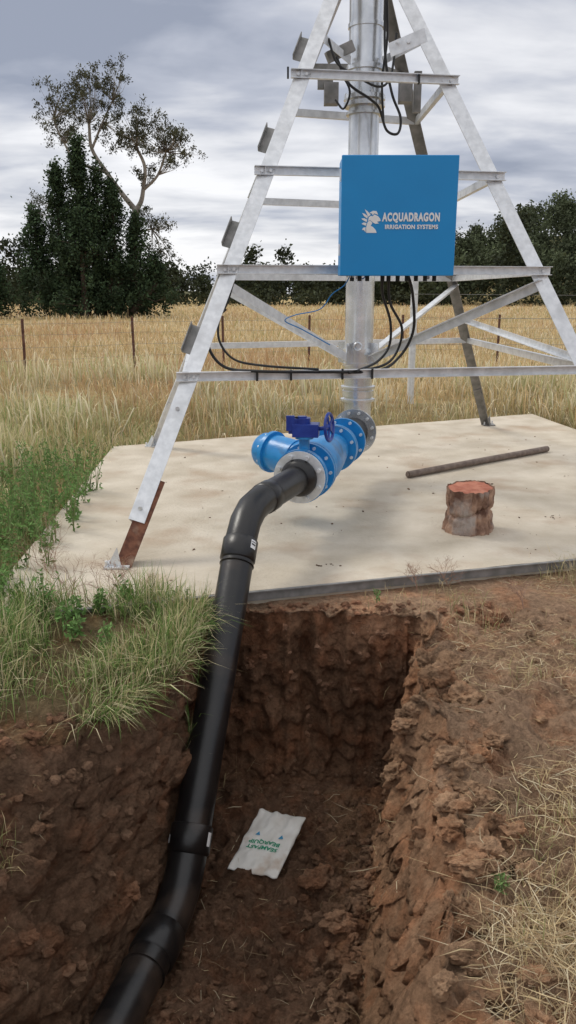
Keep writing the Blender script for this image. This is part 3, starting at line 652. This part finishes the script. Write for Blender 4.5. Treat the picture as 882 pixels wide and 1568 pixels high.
# ------------------------------------------------------------ weeds
def leafquads(C_,S_,c,asp=.5,drop=None):
    n=len(C_); a=rng.normal(0,1,(n,3))
    if drop is not None: a[:,2]-=drop
    a/=np.linalg.norm(a,axis=1)[:,None]; b=rng.normal(0,1,(n,3)); b-=a*(a*b).sum(1)[:,None]; b/=np.linalg.norm(b,axis=1)[:,None]
    s=S_[:,None]; vs=np.stack([C_-a*s*.5,C_+b*s*.5*asp-a*s*.05,C_+a*s*.5,C_-b*s*.5*asp-a*s*.05],1).reshape(-1,3); i=np.arange(n)*4
    return vs,np.stack([i,i+1,i+2,i+3],1),np.repeat(c,4,0)
M_stem=mat('weed_stem',(.15,.2,.07),(.22,.26,.1),rough=.8)
def weeds(name,spots,colr,lsize,stemr=.0025,nleaf=26):
    e=empty(name); sm=MB(); Cs=[];Ss=[];Co=[]
    for (x,y,hh) in spots:
        z0=gz(x,y)
        for s in range(random.randint(2,4)):
            lx,ly=random.gauss(0,.22),random.gauss(0,.22); p=V(x,y,z0)
            pts=[p+V(lx*t*t*hh,ly*t*t*hh,hh*t) for t in(0,.25,.5,.75,1)]; sm.tube(pts,[stemr*1.3,stemr*1.2,stemr,stemr*.8,stemr*.5],5,False)
            for k in range(nleaf):
                t=random.uniform(.15,1); b=p+V(lx*t*t*hh,ly*t*t*hh,hh*t); r=lsize*random.uniform(.3,1.0)*(1.15-.6*t); th=random.uniform(0,6.28)
                Cs.append(tuple(b+V(math.cos(th)*r,math.sin(th)*r,.2*r))); Ss.append(lsize*random.uniform(.6,1.2)*(1.2-.5*t)); Co.append(np.array(colr)*random.uniform(.6,1.35))
    sm.obj('stems',M_stem,e)
    v,f,c=leafquads(np.array(Cs),np.array(Ss),np.array(Co),.36); o=fast('leaves',v,[f],c,M_leaf,False,e)
sp=[(-1.80+random.gauss(0,.17),5.0+random.uniform(-.8,1.7),random.uniform(.28,.62)) for _ in range(58)]+[(-1.5+random.gauss(0,.2),3.85+random.gauss(0,.2),random.uniform(.12,.34)) for _ in range(18)]+[(-.85+random.gauss(0,.18),3.75+random.gauss(0,.15),random.uniform(.08,.2)) for _ in range(7)]
weeds('leafy_weeds',sp,(.16,.28,.085),.044)
weeds('leafy_weeds',[(-.62,4.1,.13),(-.55,4.02,.16),(1.42,6.7,.10),(1.55,6.75,.08),(1.48,6.68,.07),(.62,1.95,.05),(.5,4.19,.08)],(.17,.27,.09),.028,nleaf=16)
tw=MB()
def twig(p,d,l,r,lev):
    q=p+d*l; tw.tube([p,(p+q)/2+V(random.gauss(0,.01),random.gauss(0,.01),0),q],[r,r*.8,r*.6],5,False)
    if lev:
        for _ in range(3):
            dd=(d+V(random.gauss(0,.5),random.gauss(0,.5),random.gauss(0,.3))).normalized(); twig(p.lerp(q,random.uniform(.5,1)),dd,l*.65,r*.6,lev-1)
for x,y,hh in[(-1.0,3.95,.18),(-.85,4.02,.17),(-1.2,4.05,.2),(-.95,4.3,.14),(-1.3,4.3,.22),(-1.5,4.6,.22),(.95,4.42,.12),(.75,4.35,.1),(1.95,4.3,.14),(1.3,4.1,.1),(-1.35,4.0,.14)]:
    for _ in range(3): twig(V(x,y,G0),V(random.gauss(0,.4),random.gauss(0,.4),1).normalized(),hh,.0022,3)
tw.obj('dry_twiggy_weeds',mat('dry_twig',(.30,.17,.12),(.42,.28,.2),rough=.9))

# ------------------------------------------------------------ clods
import bmesh
bm=bmesh.new(); bmesh.ops.create_icosphere(bm,subdivisions=2,radius=1); tv=np.array([v.co[:] for v in bm.verts]); tf=np.array([[v.index for v in f.verts] for f in bm.faces])
bm.free()
bm=bmesh.new(); bmesh.ops.create_icosphere(bm,subdivisions=4,radius=1); tv4=np.array([v.co[:] for v in bm.verts]); tf4=np.array([[v.index for v in f.verts] for f in bm.faces]); bm.free()
def clods(name,pos,size,cols,m=M_soil):
    vs=[];fs=[];cs=[];o0=0
    for i,(p,s,c) in enumerate(zip(pos,size,cols)):
        big=s>.03; T,F=(tv4,tf4) if big else (tv,tf)
        o=random.uniform(0,99); k=np.array([1+.6*nn(V(*(v*1.1+o)))+.28*nn(V(*(v*3+o)))+(.12*nn(V(*(v*8+o)))-.12*abs(nn(V(*(v*4.5+o)))) if big else 0) for v in T]); M=np.array(Matrix.Rotation(random.uniform(0,6.28),3,random.choice('XYZ')))
        q=(T*k[:,None]*np.array([1,random.uniform(.6,1),random.uniform(.5,.8)]))@M.T*s+np.array(p); vs.append(q); fs.append(F+o0); cs.append(np.repeat([c],len(T),0)); o0+=len(T)
    return fast(name,np.concatenate(vs),[np.concatenate(fs)],np.concatenate(cs),m,False)
pos=[];sz=[];cc=[]
def addc(x,y,s,c,z=None): pos.append((x,y,(gz(x,y) if z is None else z)+s*.2)); sz.append(s); cc.append(np.array(c)*random.uniform(.75,1.3))
for _ in range(1300):
    y=random.uniform(2.2,3.9); x=random.uniform(baseL(y),baseR(y)+.05)
    s=.003+.024*random.random()**4
    if abs(x+.1)<.17 and abs(y-3.42)<.22 and s>.008: continue
    addc(x,y,s,(.25,.15,.095))
for _ in range(260):
    y=random.uniform(2.3,3.5); x=baseR(y)-abs(random.gauss(0,.14)); addc(x,y,.008+.034*random.random()**3,(.27,.165,.105))
for x,y,s in[(.15,3.22,.085),(.10,3.05,.04),(.22,2.92,.07),(.27,2.82,.045),(.20,2.72,.06),(.26,2.62,.05),(.05,3.22,.03),(-.02,2.95,.025),(.15,3.38,.035),(.33,3.25,.04),(.02,3.12,.028),(-.3,2.6,.03),(.22,3.02,.06),(-.12,2.7,.03),(.33,3.05,.05)]: addc(x,y,s,(.31,.185,.115))
for _ in range(700):
    y=random.uniform(1.2,4.1); x=rimR(y)+random.random()**1.6*1.6; addc(x,y,.003+.022*random.random()**4,(.37,.235,.145))
for _ in range(70):
    y=random.uniform(1.4,3.6); x=rimR(y)+random.gauss(.03,.07); addc(x,y,random.uniform(.02,.07),(.39,.245,.15))
for _ in range(700):
    y=random.uniform(1.9,2.9); x=random.uniform(-1.5,-.6); addc(x,y,.004+.034*random.random()**4,(.27,.165,.105))
for _ in range(300):
    x=random.uniform(-.4,1.2); y=random.uniform(3.98,4.18); addc(x,y,.004+.028*random.random()**3,(.31,.18,.115))
clods('soil_clods',pos,sz,cc)
pos=[];sz=[];cc=[]
for _ in range(170):
    x=random.uniform(-1.3,3.0); y=random.uniform(4.2,9.5)
    if y>edgeY(x)+.05 and y<8.5+.46*(x+1.9)-.1: addc(x,y,.003+.008*random.random()**3,random.choice([(.25,.16,.10),(.18,.12,.08),(.4,.32,.24)]),.0)
for cx,cy in((.22,4.62),(1.98,5.7)):
    for _ in range(8): addc(random.gauss(cx,.04),random.gauss(cy,.03),random.uniform(.004,.009),(.13,.09,.06),0)
clods('slab_debris',pos,sz,cc)

# ------------------------------------------------------------ trees
def crown(name,subs,nleaf,size,base,asp=.55,parent=None,drop=None,spread=.5,zs=1.):
    C_=[];S_=[];c_=[]
    for (x,y,z,r,tone) in subs:
        n=max(6,int(nleaf*r)); o=rng.normal(0,spread,(n,3))*r; o[:,2]*=zs; C_.append(np.array([[x,y,z]])+o); S_.append(rng.uniform(.6,1.3,n)*size)
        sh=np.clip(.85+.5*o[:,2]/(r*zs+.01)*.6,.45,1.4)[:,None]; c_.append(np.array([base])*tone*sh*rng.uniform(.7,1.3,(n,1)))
    v,f,c=leafquads(np.concatenate(C_),np.concatenate(S_),np.concatenate(c_),asp,drop); return fast(name,v,[f],c,M_leaf,False,parent)
def conifer(name,x0,y0,cols_,n,nleaf=95,size=.22):
    e=empty(name,(x0,y0,0)); tr=MB(); subs=[]
    for (dx,dy,hh,w,wt) in cols_:
        tr.tube([(x0+dx*.5,y0+dy,-.2),(x0+dx,y0+dy,hh*.5),(x0+dx,y0+dy,hh*.9)],[.28,.16,.05],8)
        for _ in range(int(n*wt)):
            t=random.random()**.85; z=.2+t*(hh-.3); th=random.uniform(0,6.28); rad=w*(1-t**1.9)*(.70+.6*nn(V(z*.9,dx,math.cos(th)*1.3))+.35*nn(V(z*2.3,dx,math.sin(th)*3)))+.10; q=rad*math.sqrt(random.uniform(.15,1))
            X=x0+dx+math.cos(th)*q; Y=y0+dy+math.sin(th)*q; r=random.uniform(.28,.58); subs.append((X,Y,z,r,random.uniform(.4,1.7)))
            if random.random()<.12: tr.tube([(x0+dx,y0+dy,max(z-.3,0)),(X,Y,z)],[.05,.015],4,False)
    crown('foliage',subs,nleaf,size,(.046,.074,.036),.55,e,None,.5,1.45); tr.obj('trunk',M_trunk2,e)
conifer('cypress_tree',-14.5,60,[(-.2,0,12.0,2.4,.22),(-1.9,.5,10.3,2.2,.17),(1.0,.2,10.6,1.5,.07),(2.0,.3,9.2,2.1,.15),(-3.5,0,7.3,2.0,.12),(3.5,.4,7.0,1.9,.10),(4.9,.2,4.4,1.5,.05),(0,-1.2,7.0,4.0,.15)],1500)
conifer('cypress_tree',-22.0,58,[(0,0,6.9,1.6,.45),(-1.7,0,5.6,1.6,.3),(1.4,0,3.8,1.3,.25)],360)
e=empty('eucalyptus_tree',(-11.8,63,0))
tr=MB(); subs=[]
def limb(pts,r0,r1):
    q=crom(pts,5); tr.tube(q,list(np.linspace(r0,r1,len(q))),8)
Y0=63
T=V(-11.9,Y0,0); F1=V(-11.3,Y0,7.6); F2=V(-10.7,Y0,9.0); F3=V(-13.3,Y0,10.2)
limb([T,V(-11.7,Y0,4),F1],.38,.26); limb([F1,V(-10.9,Y0,8.2),F2,V(-10.5,Y0,10.6),V(-11.1,Y0,12.0)],.20,.10)
limb([F1,V(-12.3,Y0,8.8),F3,V(-14.3,Y0,11.8),V(-14.4,Y0,13.5)],.20,.10); limb([F3,V(-15.5,Y0,11.0),V(-16.3,Y0,12.2)],.12,.07); limb([F1,V(-11.2,Y0,6.2),V(-10.2,Y0,6.3)],.14,.05)
limb([V(-14.3,Y0,11.8),V(-13.4,Y0,13.6),V(-12.6,Y0,15.0)],.10,.05); limb([V(-16.3,Y0,12.2),V(-16.9,Y0,13.8),V(-16.4,Y0,15.2)],.08,.04); limb([F2,V(-9.6,Y0,10.0),V(-8.9,Y0,11.6)],.12,.06)
cl=[(-16.2,15.6,1.0,(-16.9,13.8)),(-15.0,16.1,.9,(-14.4,13.5)),(-13.8,16.5,1.1,(-14.4,13.5)),(-12.3,16.6,.9,(-12.6,15.0)),(-17.1,14.2,.9,(-16.9,13.8)),(-16.6,12.9,.8,(-16.3,12.2)),(-14.6,14.4,1.3,(-14.4,13.5)),(-12.7,15.2,1.0,(-12.6,15.0)),(-15.6,13.6,1.1,(-16.3,12.2)),(-13.2,13.0,1.1,(-13.4,13.6)),
(-10.9,14.1,.9,(-11.1,12)),(-9.7,13.4,1.2,(-8.9,11.6)),(-8.2,12.4,1.0,(-8.9,11.6)),(-9.9,12.0,1.2,(-8.9,11.6)),(-11.5,12.1,1.1,(-11.1,12)),(-7.3,11.9,.7,(-8.9,11.6)),(-11.0,13.0,1.0,(-11.1,12)),(-8.8,11.0,.8,(-9.6,10)),(-10.3,6.9,.8,(-10.2,6.3)),(-9.7,5.9,.9,(-10.2,6.3)),(-9.5,4.6,.8,(-10.2,6.3)),(-10.6,10.2,.7,(-10.7,9)),(-18.4,8.2,.6,(-16.3,8)),(-18.9,7.4,.6,(-16.3,7))]
for (x,z,r,(sx,sz_)) in cl:
    for k in range(int(15*r)):
        a,b,c=rng.normal(0,.66,3); X,Yy,Z=x+a*r,Y0+b*r*1.6,z+c*r*.75; tr.tube([(sx,Y0,sz_),((sx+X)/2+.15,(Y0+Yy)/2,(sz_+Z)/2-.1),(X,Yy,Z)],[.026,.015,.007],4,False)
        subs.append((X,Yy,Z,random.uniform(.22,.42),random.uniform(.6,1.4)))
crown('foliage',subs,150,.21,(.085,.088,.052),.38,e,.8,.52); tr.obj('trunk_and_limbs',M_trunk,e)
subs=[]
def dtree(x,y,hh,w,tone):
    g=hill(x,y); nb=int(9+hh*1.6)
    for _ in range(nb):
        t=random.random()**.8; z=g+hh*(.1+.86*t); q=w*(1-.55*t**2)*math.sqrt(random.random()); th=random.uniform(0,6.28); subs.append((x+math.cos(th)*q,y+math.sin(th)*q,z,random.uniform(.7,1.3),tone*random.uniform(.65,1.3)))
for _ in range(150):
    x=random.uniform(-75,26); y=random.uniform(122,160); dtree(x,y,random.uniform(3.4,6.6)*(1.12 if random.random()<.12 else 1),random.uniform(1.6,3),random.uniform(.6,1.1))
for _ in range(260):
    x=random.uniform(18,95); y=random.uniform(112,205); dtree(x,y,random.uniform(5,9.5),random.uniform(1.8,3.4),random.uniform(.8,1.8))
for x,y,hh in((-5.5,125,8.6),(-.5,128,8.8),(31,118,12.5),(33,120,13.5),(-40,120,9),(-46,122,10)): dtree(x,y,hh,1.8,.7)
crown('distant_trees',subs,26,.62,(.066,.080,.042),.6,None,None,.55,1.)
subs=[]
for _ in range(320):
    x=random.uniform(-70,75); y=random.uniform(112,122); subs.append((x,y,hill(x,y)+random.uniform(.3,1.6),random.uniform(.6,1.2),random.uniform(.6,1.1)))
crown('distant_shrubs',subs,24,.5,(.055,.066,.034),.6,None,None,.55,.9)

# ------------------------------------------------------------ world, sun, camera
SE,SAZ=math.radians(52),math.radians(-62)
w_=D2.worlds.new('World'); scene.world=w_; w_.use_nodes=True; nt=w_.node_tree; N=nt.nodes; L=nt.links
bg=N['Background']; bg.inputs['Strength'].default_value=.115
sky=N.new('ShaderNodeTexSky'); sky.sky_type='NISHITA'; sky.sun_disc=False; sky.sun_elevation=SE; sky.sun_rotation=SAZ
tc=N.new('ShaderNodeTexCoord'); sp_=N.new('ShaderNodeSeparateXYZ'); L.new(tc.outputs['Generated'],sp_.inputs[0])
def math_(op,a,b=None,c=None):
    n=N.new('ShaderNodeMath'); n.operation=op
    for i,q in enumerate((a,b,c)):
        if q is None: continue
        if isinstance(q,(int,float)): n.inputs[i].default_value=q
        else: L.new(q,n.inputs[i])
    return n.outputs[0]
zc=math_('MAXIMUM',sp_.outputs[2],0.0); den=math_('ADD',zc,.18)
cx=math_('DIVIDE',sp_.outputs[0],den); cy=math_('DIVIDE',sp_.outputs[1],den)
cmb=N.new('ShaderNodeCombineXYZ'); L.new(cx,cmb.inputs[0]); L.new(math_('MULTIPLY',cy,1.7),cmb.inputs[1]); cmb.inputs[2].default_value=5.1
def wn(s,d,r,dist=0):
    n=N.new('ShaderNodeTexNoise'); n.inputs['Scale'].default_value=s; n.inputs['Detail'].default_value=d; n.inputs['Roughness'].default_value=r; n.inputs['Distortion'].default_value=dist
    L.new(cmb.outputs[0],n.inputs['Vector']); return n.outputs['Fac']
f=math_('ADD',math_('MULTIPLY',wn(.85,6,.5,.35),.72),math_('MULTIPLY',wn(2.4,6,.5,.3),.28))
low=math_('SUBTRACT',1.0,math_('MULTIPLY',math_('ABSOLUTE',math_('SUBTRACT',zc,.055)),18.0)); low=math_('MAXIMUM',low,0.0)
f=math_('ADD',f,math_('MULTIPLY',low,.08))
top=math_('MULTIPLY',math_('MAXIMUM',math_('SUBTRACT',zc,.30),0.0),.40); f=math_('ADD',f,top)
r=N.new('ShaderNodeValToRGB'); cr=r.color_ramp; cr.elements[0].position=.38; cr.elements[0].color=(2.9,3.2,4.0,1); cr.elements[1].position=.64; cr.elements[1].color=(8.8,8.8,9.0,1)
el=cr.elements.new(.47); el.color=(4.5,4.75,5.5,1); el=cr.elements.new(.55); el.color=(6.7,6.8,7.2,1)
L.new(f,r.inputs[0])
mx=N.new('ShaderNodeMix'); mx.data_type='RGBA'; mx.inputs[0].default_value=.94; L.new(sky.outputs[0],mx.inputs[6]); L.new(r.outputs[0],mx.inputs[7])
L.new(mx.outputs[2],bg.inputs[0])
sun=D2.lights.new('sun','SUN'); sun.energy=1.5; sun.angle=math.radians(16); sun.color=(1,.95,.86); so=D2.objects.new('sun',sun); col.objects.link(so)
dv=V(math.sin(SAZ)*math.cos(SE),math.cos(SAZ)*math.cos(SE),math.sin(SE)); so.rotation_euler=dv.to_track_quat('Z','Y').to_euler()
cam=D2.cameras.new('camera'); co=D2.objects.new('camera',cam); col.objects.link(co); cam.sensor_fit='VERTICAL'; cam.sensor_height=36; cam.lens=28.0
cam.clip_start=.05; cam.clip_end=6000; co.location=(0,0,1.6); co.rotation_euler=(math.radians(90-15.3),0,0); scene.camera=co
scene.view_settings.view_transform='Standard'; scene.view_settings.look='None'; scene.view_settings.exposure=0
